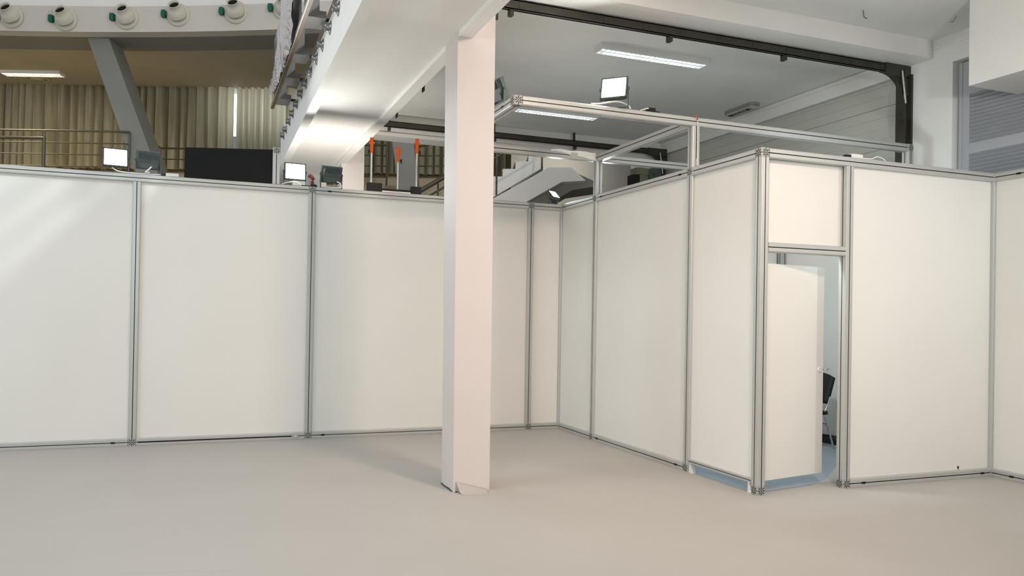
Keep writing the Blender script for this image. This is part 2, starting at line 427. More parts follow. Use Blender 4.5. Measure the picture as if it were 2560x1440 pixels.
mb = MB(); profile(mb, (h, B1, H), (h, B1, H2-h)); mb.build('post_profile', ['alu', 'slot'], t)
t = thing('raised_frame_post', 'silver upright standing on the back wall between the black board and the balcony', 'post', (-3.708, h, H), 0, 'silver uprights of the raised frame')
mb = MB(); profile(mb, (-3.708, h, H), (-3.708, h, H2-P)); mb.build('post_profile', ['alu', 'slot'], t); connector(t, -3.708, h, H2-h-0.02, [FA])
t = rail((EX+h, B2, H2), (RX-h, B2, H2), 'long front rail of the raised frame carrying the lit floodlight', [], name='raised_frame_rail')
connector(t, EX, B2, H2, [FA, FB_, (0, 0, -1)])
rail((EX, B2+h, H2), (EX, B1-h, H2), 'side rail of the raised frame next to the column', [((EX-h, B2+0.24, H2), FB_)], name='raised_frame_rail')
rail((EX-h, B1, H2), (0, B1, H2), 'back rail of the raised frame, free span over the open floor', [], name='raised_frame_rail')
rail((P, B1, H2), (RX+h, B1, H2), 'back rail of the raised frame above the small room', [], name='raised_frame_rail')
rail((h, B2+h, H2), (h, B1-h, H2), 'cross rail of the raised frame above the receding wall', [], name='raised_frame_rail')
mb = MB(); mb.box(h-P/2, h+P/2, B1-h, B1+h, H2-h, H2+h); tag(mb.build('frame_joint', 'connector'), 'plain silver joint block on top of the back upright', 'joint', None, 'thing')
t = thing('raised_frame_post', 'silver back end upright of the raised frame above the small room', 'post', (RX, B1, H-0.04), 0, 'silver uprights of the raised frame')
mb = MB(); profile(mb, (RX, B1+0.001, 2.96), (RX, B1+0.001, H2-h)); mb.build('post_profile', ['alu', 'slot'], t)
# sagging white film on the back rail
mb = MB()
mb.grid(lambda a, b_: Vector((-0.62+a*0.60, B1-h-0.003-0.004*math.sin(a*9), H2+h+0.006+0.012*abs(math.sin(a*7))-b_*(0.02+0.07*a))), 16, 4)
tag(mb.build('film_strip', 'panel'), 'strip of white film lying over the back rail of the raised frame', 'film', None, 'thing')

# ------------------------------------------------------------------ door of the small room (opens inwards)
ang = math.atan2(0.155, 0.855)
t = struct(thing('door_1', 'white door standing ajar in the booth wall', 'door', (0.093, -3.716, 0.0)), None, None)
T = Matrix.Translation((0.093, -3.716, 0)) @ Matrix.Rotation(ang, 4, 'Z')
mb = MB(); mb.box(0.004, 0.868, -0.018, 0.018, 0.10, 2.01, 0, T); mb.build('door_leaf', 'panel', t)
mb = MB(); kT = T @ Matrix.Translation((0.812, -0.018, 1.057)) @ Matrix.Rotation(PI/2, 4, 'X')
mb.lathe([(0.0, 0.004), (0.010, 0.004), (0.012, 0.010), (0.022, 0.010), (0.024, 0.0)], kT, 20); mb.build('lock_rosette', 'fit', t)
mb = MB(); mb.tube([T @ Vector((0.862, -0.018, 1.06)), T @ Vector((0.862, -0.045, 1.06)), T @ Vector((0.880, -0.055, 1.063)), T @ Vector((0.905, -0.05, 1.066))], 0.007, 8)
mb.tube([T @ Vector((0.862, 0.018, 1.06)), T @ Vector((0.862, 0.04, 1.06)), T @ Vector((0.80, 0.05, 1.06))], 0.008, 8)
tag(mb.build('door_handle', 'chrome', t), 'small chrome handle')
mb = MB()
for zz in (0.35, 1.75): mb.cyl((0.089, -3.722, zz), (0.089, -3.722, zz+0.09), 0.008)
mb.build('hinge', 'alu', t)

# ------------------------------------------------------------------ column wrapped in paper
def column(name, x0, x1, y0, y1, ztop, dx_top, label, flap=False):
    t = struct(thing(name, label, 'column', ((x0+x1)/2, (y0+y1)/2, 0)))
    mb = MB()
    cs = [(x0, y0), (x1, y0), (x1, y1), (x0, y1)]
    for k in range(4):
        a, c = Vector(cs[k]), Vector(cs[(k+1) % 4])
        def fn(u, v, a=a, c=c):
            z = 0.005+v*(ztop-0.005)
            s = 1+0.055*v if dx_top else 1
            p = a.lerp(c, u); q = Vector(((x0+x1)/2, (y0+y1)/2))
            p = q+(p-q)*s; p.x += dx_top*v
            wob = 0.004*noise.noise(Vector((p.x*3, p.y*3, z*0.9)))
            return Vector((p.x+wob, p.y+wob, z))
        mb.grid(fn, 6, 30, 0, False)
    bm_o = mb.build('paper_wrap', 'paper', t, clean=True)
    if flap:
        f = MB()
        def fl(u, v):
            top = Vector((-2.445, y0-0.004, 0.095)).lerp(Vector((x1-0.004, y0-0.004, 0.006)), u)
            bot = Vector((-2.415, y0-0.135, 0.006)).lerp(Vector((-2.20, y0-0.15, 0.006)), u)
            q = top.lerp(bot, v); q.z -= 0.035*math.sin(PI*v)*(1-u)*0.9; q.z = max(q.z, 0.006)
            return q
        f.grid(fl, 10, 8)
        o = f.build('paper_flap', 'cover', t); tag(o, 'torn paper flap curling onto the floor')
        sm = o.modifiers.new('sol', 'SOLIDIFY'); sm.thickness = 0.0015
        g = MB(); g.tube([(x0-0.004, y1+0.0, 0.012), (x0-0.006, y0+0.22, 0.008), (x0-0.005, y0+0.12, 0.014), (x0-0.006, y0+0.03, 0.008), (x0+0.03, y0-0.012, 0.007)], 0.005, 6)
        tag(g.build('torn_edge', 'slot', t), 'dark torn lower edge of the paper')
    return t


column('column', -2.466, -2.138, -2.988, -2.665, 4.69, -0.028, 'square column wrapped in white paper, standing free in front of the back wall', True)
column('column', -2.440, -2.075, 2.93, 3.26, 4.69, 0.0, 'white column beyond the back wall, under the far end of the balcony')

# ------------------------------------------------------------------ building: right part (over the booth)
XR = 3.4; ZC = 4.70
mb = MB(); mb.box(-2.37, 3.9, -2.35, 2.75, ZC, ZC+0.2); struct(mb.build('ceiling', 'ceil'), 'grey ceiling with two fluorescent fittings', 'ceiling')
mb = MB(); mb.box(-2.37, 3.9, -14, -2.70, 4.77, 4.97)
struct(mb.build('ceiling_front', 'ceil'), 'grey ceiling in front of the cross beam', 'ceiling')
mb = MB(); mb.box(-2.37, XR, -2.70, -2.35, 4.56, 4.97); struct(mb.build('lintel_beam', 'plaster'), 'white cross beam along the near door track', 'beam')
mb = MB(); mb.box(-2.37, 3.9, 2.75, 3.10, 4.345, 4.9); mb.box(-2.37, 3.9, 2.72, 2.75, 4.345, 4.40); mb.box(-2.37, 3.9, 2.70, 2.75, 4.56, 4.60)
struct(mb.build('far_lintel_beam', 'plaster'), 'white cross beam along the far door track', 'beam')
mb = MB()
mb.box(XR, 3.9, -2.943, -2.40, 0, 4.77)                       # pier between the two openings
mb.box(XR, 3.9, -14, -2.943, 4.45, 4.77)                      # above the louvred door
mb.box(XR, 3.9, -2.40, 2.75, 4.49, ZC)                        # above the sectional door
mb.box(XR-0.02, XR, -2.40, 2.75, 4.64, 4.69)                  # small cornice
mb.box(2.98, 3.9, 2.66, 3.10, 0, 4.345)
struct(mb.build('wall_right', 'plaster'), 'grey plastered pier and headers between the big doors', 'wall')
mb = MB(); mb.box(XR-0.012, XR, -14, -2.705, 4.655, 4.685)
struct(mb.build('trim_1', 'plaster'), 'thin ledge line above the louvred door', 'trim')
mb = MB(); mb.box(2.686, XR-0.001, -14, -3.666, 3.889, 4.769)
struct(mb.build('ceiling_bulkhead', 'plaster'), 'white boxed-in bulkhead hanging at the upper corner by the louvred door', 'ceiling')

# sectional door
t = struct(thing('door_2', 'big closed sectional garage door with fine horizontal ribs', 'door', (XR+0.05, 0.2, 0)))
z = 0.01; k = 0
while z < 4.45:
    z1 = min(z+0.52, 4.47); mb = MB()
    zz = z
    while zz < z1-0.02:
        z2 = min(zz+0.130, z1-0.004)
        mb.box(XR+0.015, XR+0.055, -2.27, 2.64, zz, z2-0.006); mb.box(XR+0.020, XR+0.055, -2.27, 2.64, z2-0.006, z2)
        zz += 0.130
    mb.build('door_section', 'garage', t); z += 0.52
mb = MB(); mb.box(XR-0.03, XR+0.012, -2.22, 2.6, 3.30, 3.318); mb.box(XR-0.03, XR+0.012, -2.22, 2.6, 3.342, 3.36)
for yy in (-2.15, -1.2, 0.2, 1.6): mb.box(XR-0.035, XR+0.014, yy-0.02, yy+0.02, 3.28, 3.38)
mb.build('cross_bar', 'bar', t)

# door tracks
def track(yc, label, sgn):
    t = thing('door_track', label, 'door track', (XR-0.1, yc, 0), 0, 'steel tracks of the sectional door')
    mb = MB()
    x0, x1 = -1.86, XR-0.36
    mb.box(x0, x1, yc-0.035, yc+0.035, 4.535, 4.545); mb.box(x0, x1, yc-0.035, yc-0.028, 4.455, 4.545); mb.box(x0, x1, yc-0.035, yc+0.02, 4.455, 4.462)
    mb.box(x0, x1, yc+0.0, yc+0.02, 4.455, 4.49)
    for i in range(11):
        xx = x0+0.2+i*(x1-x0-0.3)/10; mb.box(xx-0.02, xx+0.02, yc-0.038, yc-0.035, 4.47, 4.53)
    mb.build('horizontal_rail', 'steel', t)
    mb = MB(); pts = []
    for i in range(11):
        a = i/10*PI/2; pts.append((XR-0.42+0.36*math.sin(a), yc, 4.12+0.36*math.cos(a)))
    for i in range(10):
        a, b_ = Vector(pts[i]), Vector(pts[i+1]); d = (b_-a).normalized(); n = Vector((-d.z, 0, d.x))
        for o, wd in ((0.0, 0.012),):
            mb.add([a-n*0.028+Vector((0, -.03, 0)), a+n*0.028+Vector((0, -.03, 0)), a+n*0.028+Vector((0, .03, 0)), a-n*0.028+Vector((0, .03, 0)),
                    b_-n*0.028+Vector((0, -.03, 0)), b_+n*0.028+Vector((0, -.03, 0)), b_+n*0.028+Vector((0, .03, 0)), b_-n*0.028+Vector((0, .03, 0))],
                   [(0, 1, 5, 4), (1, 2, 6, 5), (2, 3, 7, 6), (3, 0, 4, 7)], 0, False)
    mb.build('curved_rail', 'steel', t)
    mb = MB()
    mb.box(XR-0.09, XR-0.03, yc-0.03, yc+0.03, 0.0, 4.12); mb.box(XR-0.03, XR, yc-0.075*sgn if sgn > 0 else yc+0.0, yc if sgn > 0 else yc+0.075, 0, 4.45)
    mb.box(XR-0.12, XR-0.10, yc-0.06, yc+0.06, 3.0, 4.5)
    for zz in (4.0, 3.9, 2.6, 1.2): mb.box(XR-0.128, XR-0.12, yc-0.02, yc+0.02, zz-0.02, zz+0.02)
    mb.build('vertical_rail', 'steel', t)
    mb = MB(); mb.box(XR-0.40, XR-0.005, yc-0.045, yc-0.035, 4.41, 4.555); mb.box(XR-0.16, XR-0.005, yc-0.045, yc-0.037, 4.20, 4.42); mb.build('corner_plate', 'steel', t)
    mb = MB(); mb.cyl((XR-0.16, yc-0.06, 4.48), (XR-0.10, yc-0.06, 4.10), 0.012); tag(mb.build('brace_rod', 'bar', t), 'bright steel rod')
    for xx in (-1.75, 0.05, 1.55):
        mb = MB(); mb.box(xx-0.02, xx+0.02, yc-0.02, yc+0.045, 4.40, 4.454); mb.box(xx-0.02, xx+0.02, yc+0.036, yc+0.046, 4.454, ZC-0.002); mb.build('bracket', 'steel', t)
    return t


track(-2.372, 'dark steel door track along the near cross beam, curving down beside the pier', 1)
track(2.60, 'dark steel door track along the far cross beam behind the raised frame', -1)
t = thing('door_track_tie', 'dark steel tie bar joining the two door tracks beside the balcony', 'door track', (-1.86, 0.1, 4.45))
mb = MB(); mb.box(-1.93, -1.90, -2.33, 2.56, 4.43, 4.50); mb.box(-1.93, -1.862, -2.33, 2.56, 4.492, 4.50); mb.build('tie_profile', 'steel', t)
mb = MB(); mb.box(-1.90, -1.87, -2.335, -2.31, 4.36, 4.56); mb.box(-1.935, -1.90, -2.335, -2.31, 4.36, 4.43); mb.build('end_plate', 'steel', t)
for yy in (-1.2, 0.3, 1.7):
    mb = MB(); mb.box(-1.90, -1.85, yy-0.04, yy+0.04, 4.5005, ZC-0.001); mb.box(-1.862, -1.85, yy-0.05, yy+0.05, 4.38, 4.5005); mb.build('bracket', 'steel', t)

# louvred door in the right wall
t = struct(thing('door_3', 'closed grey louvred shutter door under the bulkhead', 'door', (XR+0.1, -5.5, 0)))
mb = MB()
mb.box(XR+0.06, XR+0.12, -3.10, -2.975, 0, 4.42); mb.box(XR+0.05, XR+0.07, -3.02, -2.99, 0, 4.42)
for z0, z1 in ((4.05, 4.17), (3.385, 3.50), (2.72, 2.835), (0.0, 0.15)): mb.box(XR+0.06, XR+0.12, -8.0, -3.10, z0, z1)
mb.box(XR+0.06, XR+0.12, -5.6, -5.5, 0, 4.2)
mb.build('door_frame', 'louver', t)
for z0, z1 in ((3.50, 4.05), (2.835, 3.385)):
    mb = MB(); n = 13; st = (z1-z0)/n
    for i in range(n):
        T = Matrix.Translation((XR+0.09, 0, z0+st*(i+0.5))) @ Matrix.Rotation(math.radians(38), 4, 'Y')
        mb.box(-0.034, 0.034, -8.0, -3.10, -0.004, 0.004, 0, T)
    mb.build('louvre_panel', 'louver', t)
mb = MB(); mb.box(XR+0.13, XR+0.14, -8.0, -2.96, 0, 4.44); mb.build('backing', 'slot', t)

# ------------------------------------------------------------------ balcony on the left
def xf(y): return -3.37+0.010*y
YE = 3.55
mb = MB()
mb.prism([(xf(-14)+0.02, -14, 3.925), (-2.49, -14, 3.925), (-2.49, 9, 3.925), (xf(YE)+0.3, 9, 3.925), (xf(YE)+0.02, YE, 3.925)], (0, 0, 0.12))
struct(mb.build('ceiling_balcony', 'plaster'), 'pale underside of the balcony running back over the wall', 'ceiling')
mb = MB()
mb.prism([(xf(-14), -14, 3.86), (xf(-14)+0.10, -14, 3.86), (xf(YE)+0.10, YE, 3.86), (xf(YE), YE, 3.86)], (0, 0, 0.49))
mb.prism([(xf(-14)-0.012, -14, 3.855), (xf(-14)+0.06, -14, 3.855), (xf(YE)+0.06, YE, 3.855), (xf(YE)-0.012, YE, 3.855)], (0, 0, 0.035))
mb.prism([(xf(YE), YE, 3.86), (xf(YE)+0.10, YE, 3.86), (xf(YE)+0.6, YE+1.6, 3.86), (xf(YE)+0.5, YE+1.6, 3.86)], (0, 0, 0.49))
struct(mb.build('trim_2', 'plaster'), 'white balcony fascia lined with short grey pipe outlets', 'trim')
mb = MB(); mb.box(-2.49, -2.37, -14, 9, 3.88, 4.97); struct(mb.build('balcony_beam', 'plaster'), 'narrow white edge strip under the balcony passing over the column', 'beam')
mb = MB(); mb.prism([(xf(-14)+0.11, -14, 4.35), (xf(-14)+0.16, -14, 4.35), (xf(YE)+0.16, YE, 4.35), (xf(YE)+0.11, YE, 4.35)], (0, 0, 0.42))
struct(mb.build('balcony_wall', 'wood'), 'pale wooden parapet above the balcony fascia', 'wall')
mb = MB(); mb.box(xf(YE)+0.32, -2.42, 4.6, 4.7, 0, 3.925); struct(mb.build('wall_balcony_end', 'plaster'), 'white wall below the far end of the balcony', 'wall')

# pipe outlets
def outlet():
    t = thing('pipe_outlet', '', 'pipe outlet', (0, 0, 0), 0, 'grey pipe outlets on the balcony fascia')
    T = Matrix.Rotation(-PI/2, 4, 'Y'); mb = MB()
    mb.lathe([(0.0, 0.001), (0.066, 0.001), (0.066, 0.005), (0.045, 0.010), (0.040, 0.03), (0.040, 0.058), (0.036, 0.058), (0.036, 0.02), (0.0, 0.02)], T, 20)
    mb.build('pipe', 'duct', t, True)
    return t


ys = [-2.287, -1.798, -1.295, -0.844, -0.369, 0.081, 0.544, 1.055, 1.569, 2.026, 2.532, 2.945]
ordn = ['nearest', 'second nearest', 'third nearest', 'fourth nearest', 'fifth nearest', 'sixth nearest', 'sixth from the far end', 'fifth from the far end', 'fourth from the far end', 'third from the far end', 'second from the far end', 'farthest']
p0 = outlet()
for i, y in enumerate(ys):
    o = p0 if i == 0 else dup(p0, (0, 0, 0))
    o.location = (xf(y), y, 4.245); o['label'] = 'short grey pipe outlet on the balcony fascia, %s in the row' % ordn[i]

# outrigger rail with brackets, panes and foil
t = thing('balustrade', 'brown channel balustrade with grey panes and box brackets along the outside of the balcony', 'railing', (-3.6, 0, 4.40))
mb = MB(); mb.box(-3.625, -3.585, -6.0, 1.98, 4.385, 4.40); mb.box(-3.588, -3.583, -6, 1.98, 4.40, 4.45); mb.build('channel', 'brown', t)
mb = MB(); mb.box(-3.631, -3.625, -6.0, 1.98, 4.385, 4.43); tag(mb.build('channel_lip', 'bar', t), 'bright outer lip')
for y in (-1.45, -0.30, 0.62, 1.62):
    mb = MB(); mb.box(-3.583, -3.40, y-0.16, y+0.16, 4.40, 4.47); mb.box(-3.57, -3.46, y-0.10, y+0.24, 4.47, 4.90, 0); o = mb.build('bracket_box', 'glassgrey', t)
    mb = MB(); mb.cyl((-3.40, y-0.05, 4.43), (xf(y)+0.109, y-0.05, 4.43), 0.018); mb.build('pin', 'slot', o)
for y0, y1 in ((-1.2, 0.1), (0.2, 1.9)):
    mb = MB(); mb.box(-3.600, -3.592, y0, y1, 4.402, 5.35); mb.build('pane', 'glassgrey', t)
mb = MB(); mb.box(-3.600, -3.592, -6.0, -1.65, 4.402, 4.775); mb.build('pane', 'glassgrey', t)
for zz in (4.93, 5.14):
    mb = MB(); mb.tube([(-3.596, -6.0, zz), (-3.596, -1.25, zz)], 0.024, 8); mb.build('mid_rail', 'bar', t)
fp = [(-2.0, 4.75), (-1.09, 4.72), (-0.95, 4.33), (-0.27, 4.30), (0.4, 4.32), (0.81, 4.345), (1.3, 4.42), (1.7, 4.52), (1.75, 4.60)]
ft = [(-2.0, 5.8), (-1.09, 5.8), (-0.5, 5.6), (-0.1, 5.4), (0.13, 5.22), (0.56, 4.935), (0.89, 4.74), (1.35, 4.66), (1.75, 4.61)]
def pl(pts, t):
    s = t*(len(pts)-1); i = min(int(s), len(pts)-2); f = s-i
    return (pts[i][0]*(1-f)+pts[i+1][0]*f, pts[i][1]*(1-f)+pts[i+1][1]*f)
mb = MB()
def foil(u, v):
    a, b_ = pl(fp, u), pl(ft, u); y = a[0]*(1-v)+b_[0]*v; z = a[1]*(1-v)+b_[1]*v
    d = 0.020*noise.noise(Vector((y*5, z*0.8, 1)))+0.016*noise.noise(Vector((y*20, z*1.6, 4)))+0.012*noise.noise(Vector((y*48, z*3, 9)))
    return Vector((-3.672+max(d, -0.06), y+0.006*noise.noise(Vector((z*6, y*7, 2))), z+0.012*noise.noise(Vector((y*16, z*5, 5)))))
mb.grid(foil, 200, 70, 0, False)
fo = mb.build('foil_sheet', 'foil'); tag(fo, 'crumpled silver foil sheet hanging on the outside of the balcony', 'foil', None, 'thing')
sm = fo.modifiers.new('sol', 'SOLIDIFY'); sm.thickness = 0.002

# ------------------------------------------------------------------ floodlights
def flood(loc, rz, tilt, label, lens='lit', w_=0.25, hh=0.20, group='LED floodlights standing on the frame'):
    t = thing('floodlight', label, 'floodlight', loc, rz, group)
    pz = 0.165*hh/0.20
    T = Matrix.Translation((0, 0, pz)) @ Matrix.Rotation(-tilt, 4, 'X')
    mb = MB(); W2, H2_ = w_/2, hh/2
    mb.box(-W2, W2, -0.020, 0.012, -H2_, H2_, 0, T)
    mb.box(-W2, W2, -0.030, -0.020, H2_-0.014, H2_, 0, T); mb.box(-W2, W2, -0.030, -0.020, -H2_, -H2_+0.014, 0, T)
    mb.box(-W2, -W2+0.014, -0.030, -0.020, -H2_, H2_, 0, T); mb.box(W2-0.014, W2, -0.030, -0.020, -H2_, H2_, 0, T)
    mb.prism([T @ Vector(p) for p in ((-W2+0.02, 0.012, -H2_+0.03), (W2-0.02, 0.012, -H2_+0.03), (W2-0.02, 0.012, H2_-0.03), (-W2+0.02, 0.012, H2_-0.03))], (T.to_3x3() @ Vector((0, 0.022, 0))))
    mb.build('housing', 'flood', t, True)
    mb = MB()
    for i in range(9):
        x = -W2+0.03+i*(w_-0.06)/8; mb.box(x-0.002, x+0.002, 0.034, 0.046, 0.02, H2_-0.01, 0, T)
    mb.box(-W2+0.03, W2-0.03, 0.034, 0.052, -H2_+0.02, -0.02, 0, T)
    mb.build('heat_sink', 'flood', t, True)
    mb = MB(); mb.box(-W2+0.014, W2-0.014, -0.026, -0.0215, -H2_+0.014, H2_-0.014, 0, T); mb.build('lens', lens, t, True)
    mb = MB()
    for s in (-1, 1):
        mb.box(s*(W2+0.006)-0.003, s*(W2+0.006)+0.003, -0.014, 0.014, 0.0, pz+0.015)
        mb.cyl((s*(W2+0.016), 0, pz), (s*W2, 0, pz), 0.012)
    mb.box(-W2-0.009, W2+0.009, -0.014, 0.014, 0.0005, 0.006)
    mb.build('bracket', 'flood', t, True)
    return t


RT = H+0.0005
flood((-5.42, h, RT), 0.10, math.radians(4), 'lit floodlight on the back wall at its outer end, facing the viewer')
flood((-5.09, h, RT), PI+0.05, math.radians(20), 'dark back of the floodlight standing beside the black board, turned away', 'lit_small')
flood((-3.49, h, RT), 0.05, math.radians(2), 'lit floodlight on the back wall beside the silver upright, facing the viewer')
flood((-3.06, h, RT), PI+0.12, math.radians(22), 'grey-green back of a tilted floodlight on the back wall, turned away under the balcony', 'lens_dim')
flood((-0.86, B2, H2+h+0.0005), -0.75, math.radians(16), 'lit floodlight high on the front rail of the raised frame', 'lit', 0.25, 0.22)
flood((EX+0.01, -2.30, H2+h+0.0005), PI/2+0.2, math.radians(25), 'dark floodlight on the side rail of the raised frame, half hidden by the column', 'lens_dim', 0.25, 0.22)
flood((-0.10, 0.043, RT), 0.5, math.radians(42), 'small lit floodlight on the back wall right at the inner corner', 'lit_small', 0.17, 0.14)
flood((0.72, 0.20, RT+0.02), -0.5, math.radians(-30), 'small lit floodlight peeking over the receding wall behind an upright', 'lit_small', 0.22, 0.16)
mb = MB(); mb.box(0.45, 1.2, 0.12, 0.28, 2.88, RT+0.019); mb.box(0.5, 0.56, 0.16, 0.24, 0, 2.88); mb.box(1.1, 1.16, 0.16, 0.24, 0, 2.88)
tag(mb.build('lamp_support', 'alu'), 'silver support behind the receding wall under a small floodlight', 'support', None, 'thing')

# cables and small boxes on the rails
def cable(pts, label, r=0.006, m='cable', name='cable'):
    # smooth through the points
    P_ = [Vector(p) for p in pts]; out = []
    for i in range(len(P_)-1):
        a, b_, c, d = P_[max(i-1, 0)], P_[i], P_[i+1], P_[min(i+2, len(P_)-1)]
        for k in range(6):
            t_ = k/6; t2 = t_*t_; t3 = t2*t_
            out.append(0.5*((2*b_)+(c-a)*t_+(2*a-5*b_+4*c-d)*t2+(3*b_-a-3*c+d)*t3))
    out.append(P_[-1]); mb = MB(); mb.tube(out, r, 8)
    return tag(mb.build(name, m), label, 'cable', None, 'thing')


z0 = H+0.007
cable([(-5.45, 0.02, z0+0.05), (-5.40, 0.0, z0+0.012), (-5.3, -0.005+0.01, z0), (-5.1, 0.012, z0), (-4.99, 0.02, z0+0.004), (-4.955, 0.02, z0+0.006)], 'white cable along the back wall top between the floodlight pair by the black board')
cable([(-5.05, -0.035, z0+0.075), (-5.09, -0.045, z0+0.03), (-5.11, -0.006, z0+0.014), (-5.07, -0.004, z0+0.016)], 'short white cable hanging from the turned-away floodlight by the black board', 0.007)
cable([(-3.64, 0.02, z0), (-3.56, 0.0, z0+0.026), (-3.47, 0.0, z0+0.026), (-3.43, 0.005, z0)], 'white cable looping under the lit floodlight beside the silver upright', 0.0065)
cable([(-3.0, -0.012, z0+0.07), (-2.965, -0.03, z0+0.05), (-2.955, -0.03, z0+0.0), (-3.05, 0.01, z0), (-3.14, 0.012, z0+0.002)], 'white cable hanging from the tilted floodlight under the balcony', 0.006)
cable([(-1.12, B2-0.02, H2+h+0.008), (-1.02, B2-0.025, H2+h+0.02), (-0.86, B2-0.035, H2+h+0.055), (-0.74, B2-0.03, H2+h+0.04), (-0.70, B2-0.03, H2+h+0.006)], 'white cable arching under the lit floodlight on the raised frame', 0.008)
cable([(1.05, BC+0.03, z0), (1.25, BC+0.02, z0+0.0), (1.32, BC+0.02, z0+0.025), (1.38, BC+0.02, z0+0.02), (1.43, BC+0.02, z0)], 'small white cable loop on the rail above the door wall', 0.006)


def plug(x, y, z, rz, label, cat='plug', white=True):
    t = thing('plug_connector', label, cat, (x, y, z), rz, 'plugs lying on the frame rails')
    mb = MB(); mb.box(-0.10, -0.045, -0.014, 0.014, 0, 0.022); mb.box(-0.12, -0.10, -0.008, 0.008, 0.004, 0.016); mb.build('black_plug', 'black', t, True)
    if white:
        mb = MB(); mb.box(-0.044, 0.09, -0.018, 0.018, 0, 0.034)
        for i in range(3): mb.box(-0.03+i*0.035, -0.025+i*0.035, -0.0185, 0.0185, 0.001, 0.0345)
        mb.build('socket_block', 'cable', t, True)
    return t


plug(-4.86, 0.025, H+0.001, -0.06, 'white socket block with black plug on the back wall top, next to the black board')
plug(1.06, BC+0.03, H+0.001, 0.0, 'white socket block with black plug on the rail above the door wall')
t = thing('cable_box', 'black cable junction lying on the raised frame right of the lit floodlight', 'box', (-0.46, B2, H2+h+0.001))
mb = MB(); mb.box(-0.50, -0.42, B2-0.03, B2+0.02, H2+h+0.001, H2+h+0.042); mb.box(-0.42, -0.37, B2-0.02, B2+0.01, H2+h+0.001, H2+h+0.016); mb.build('junction_box', 'black', t)
mb = MB(); mb.tube([(-0.58, B2-0.01, H2+h+0.008), (-0.54, B2-0.02, H2+h+0.022), (-0.50, B2-0.03, H2+h+0.032)], 0.006, 6); mb.build('cable_end', 'cable', t)
t = thing('cable_box', 'flat black cable clip on top of the post below the floodlight by the silver upright', 'box', (A2, 0.03, H))
mb = MB(); mb.box(A2-0.02, A2+0.05, -0.002, 0.05, H+0.001, H+0.026); mb.box(A2-0.13, A2-0.02, 0.005, 0.02, H+0.001, H+0.010); mb.build('junction_box', 'black', t)
t = thing('tool_handle', 'red curved tool handle on the back wall top between two floodlights', 'tool', (-3.29, 0.06, H))
mb = MB(); mb.tube([(-3.285, 0.06, H+0.008), (-3.285, 0.06, H+0.06), (-3.275, 0.06, H+0.105), (-3.30, 0.06, H+0.135), (-3.33, 0.06, H+0.142)], 0.022, 10); mb.build('grip', 'red', t)
mb = MB(); mb.box(-3.33, -3.17, 0.10, 0.16, 2.86, H+0.15)
tag(mb.build('white_box', 'fit'), 'small white cabinet just behind the back wall below the balcony', 'box', None, 'thing')
mb = MB(); mb.box(-3.36, -3.14, 0.09, 0.25, 0, 2.859); tag(mb.build('box_stand', 'panel'), 'white stand behind the back wall carrying the small white cabinet', 'stand', None, 'thing')

# black board
t = thing('black_board', 'matte black blank board standing on the back wall top', 'board', (-4.23, 0.05, H+0.001))
mb = MB(); mb.prism([(-4.715, 0.03, H+0.001), (-3.752, 0.03, H+0.001), (-3.745, 0.03, H+0.405), (-4.71, 0.03, H+0.345)], (0, 0.035, 0)); mb.build('board_face', 'screen', t)
# clamp stand
t = thing('pole_stand', 'black base with three aluminium poles and orange heads on the back wall top', 'stand', (-2.28, 0.05, H))
mb = MB(); mb.box(-2.46, -2.06, 0.03, 0.075, H+0.001, H+0.045); mb.box(-2.62, -2.44, 0.015, 0.085, H+0.001, H+0.105); mb.box(-2.07, -1.94, 0.015, 0.085, H+0.001, H+0.095)
mb.build('base', 'black', t)
mb = MB(); mb.box(-2.44, -2.08, 0.012, 0.029, H+0.001, H+0.016); mb.build('base_bar', 'bar', t)
for x, zt_, fl in ((-2.571, 3.66, -1), (-2.236, 3.575, 1), (-1.996, 3.70, 1)):
    zc = zt_-0.185
    mb = MB(); mb.cyl((x, 0.05, H+0.04), (x, 0.05, zc+0.02), 0.014); pole = mb.build('pole', 'bar', t)
    mb = MB(); mb.cyl((x, 0.05, zc), (x, 0.05, zt_), 0.020, 0.022); mb.cyl((x, 0.05, zt_-0.01), (x, 0.05, zt_), 0.025)
    mb.box(x-0.034, x-0.018, 0.045, 0.055, zt_-0.075, zt_-0.045); mb.box(x+0.018, x+0.034, 0.045, 0.055, zt_-0.075, zt_-0.045)
    mb.build('orange_head', 'orange', t)
    mb = MB(); mb.cyl((x+0.02*fl, 0.05, zc+0.02), (x+0.045*fl, 0.05, zc+0.01), 0.010); mb.box(x+0.040*fl-0.006, x+0.040*fl+0.006, 0.04, 0.06, zc-0.02, zc+0.04); mb.build('clamp_knob', 'black', t)

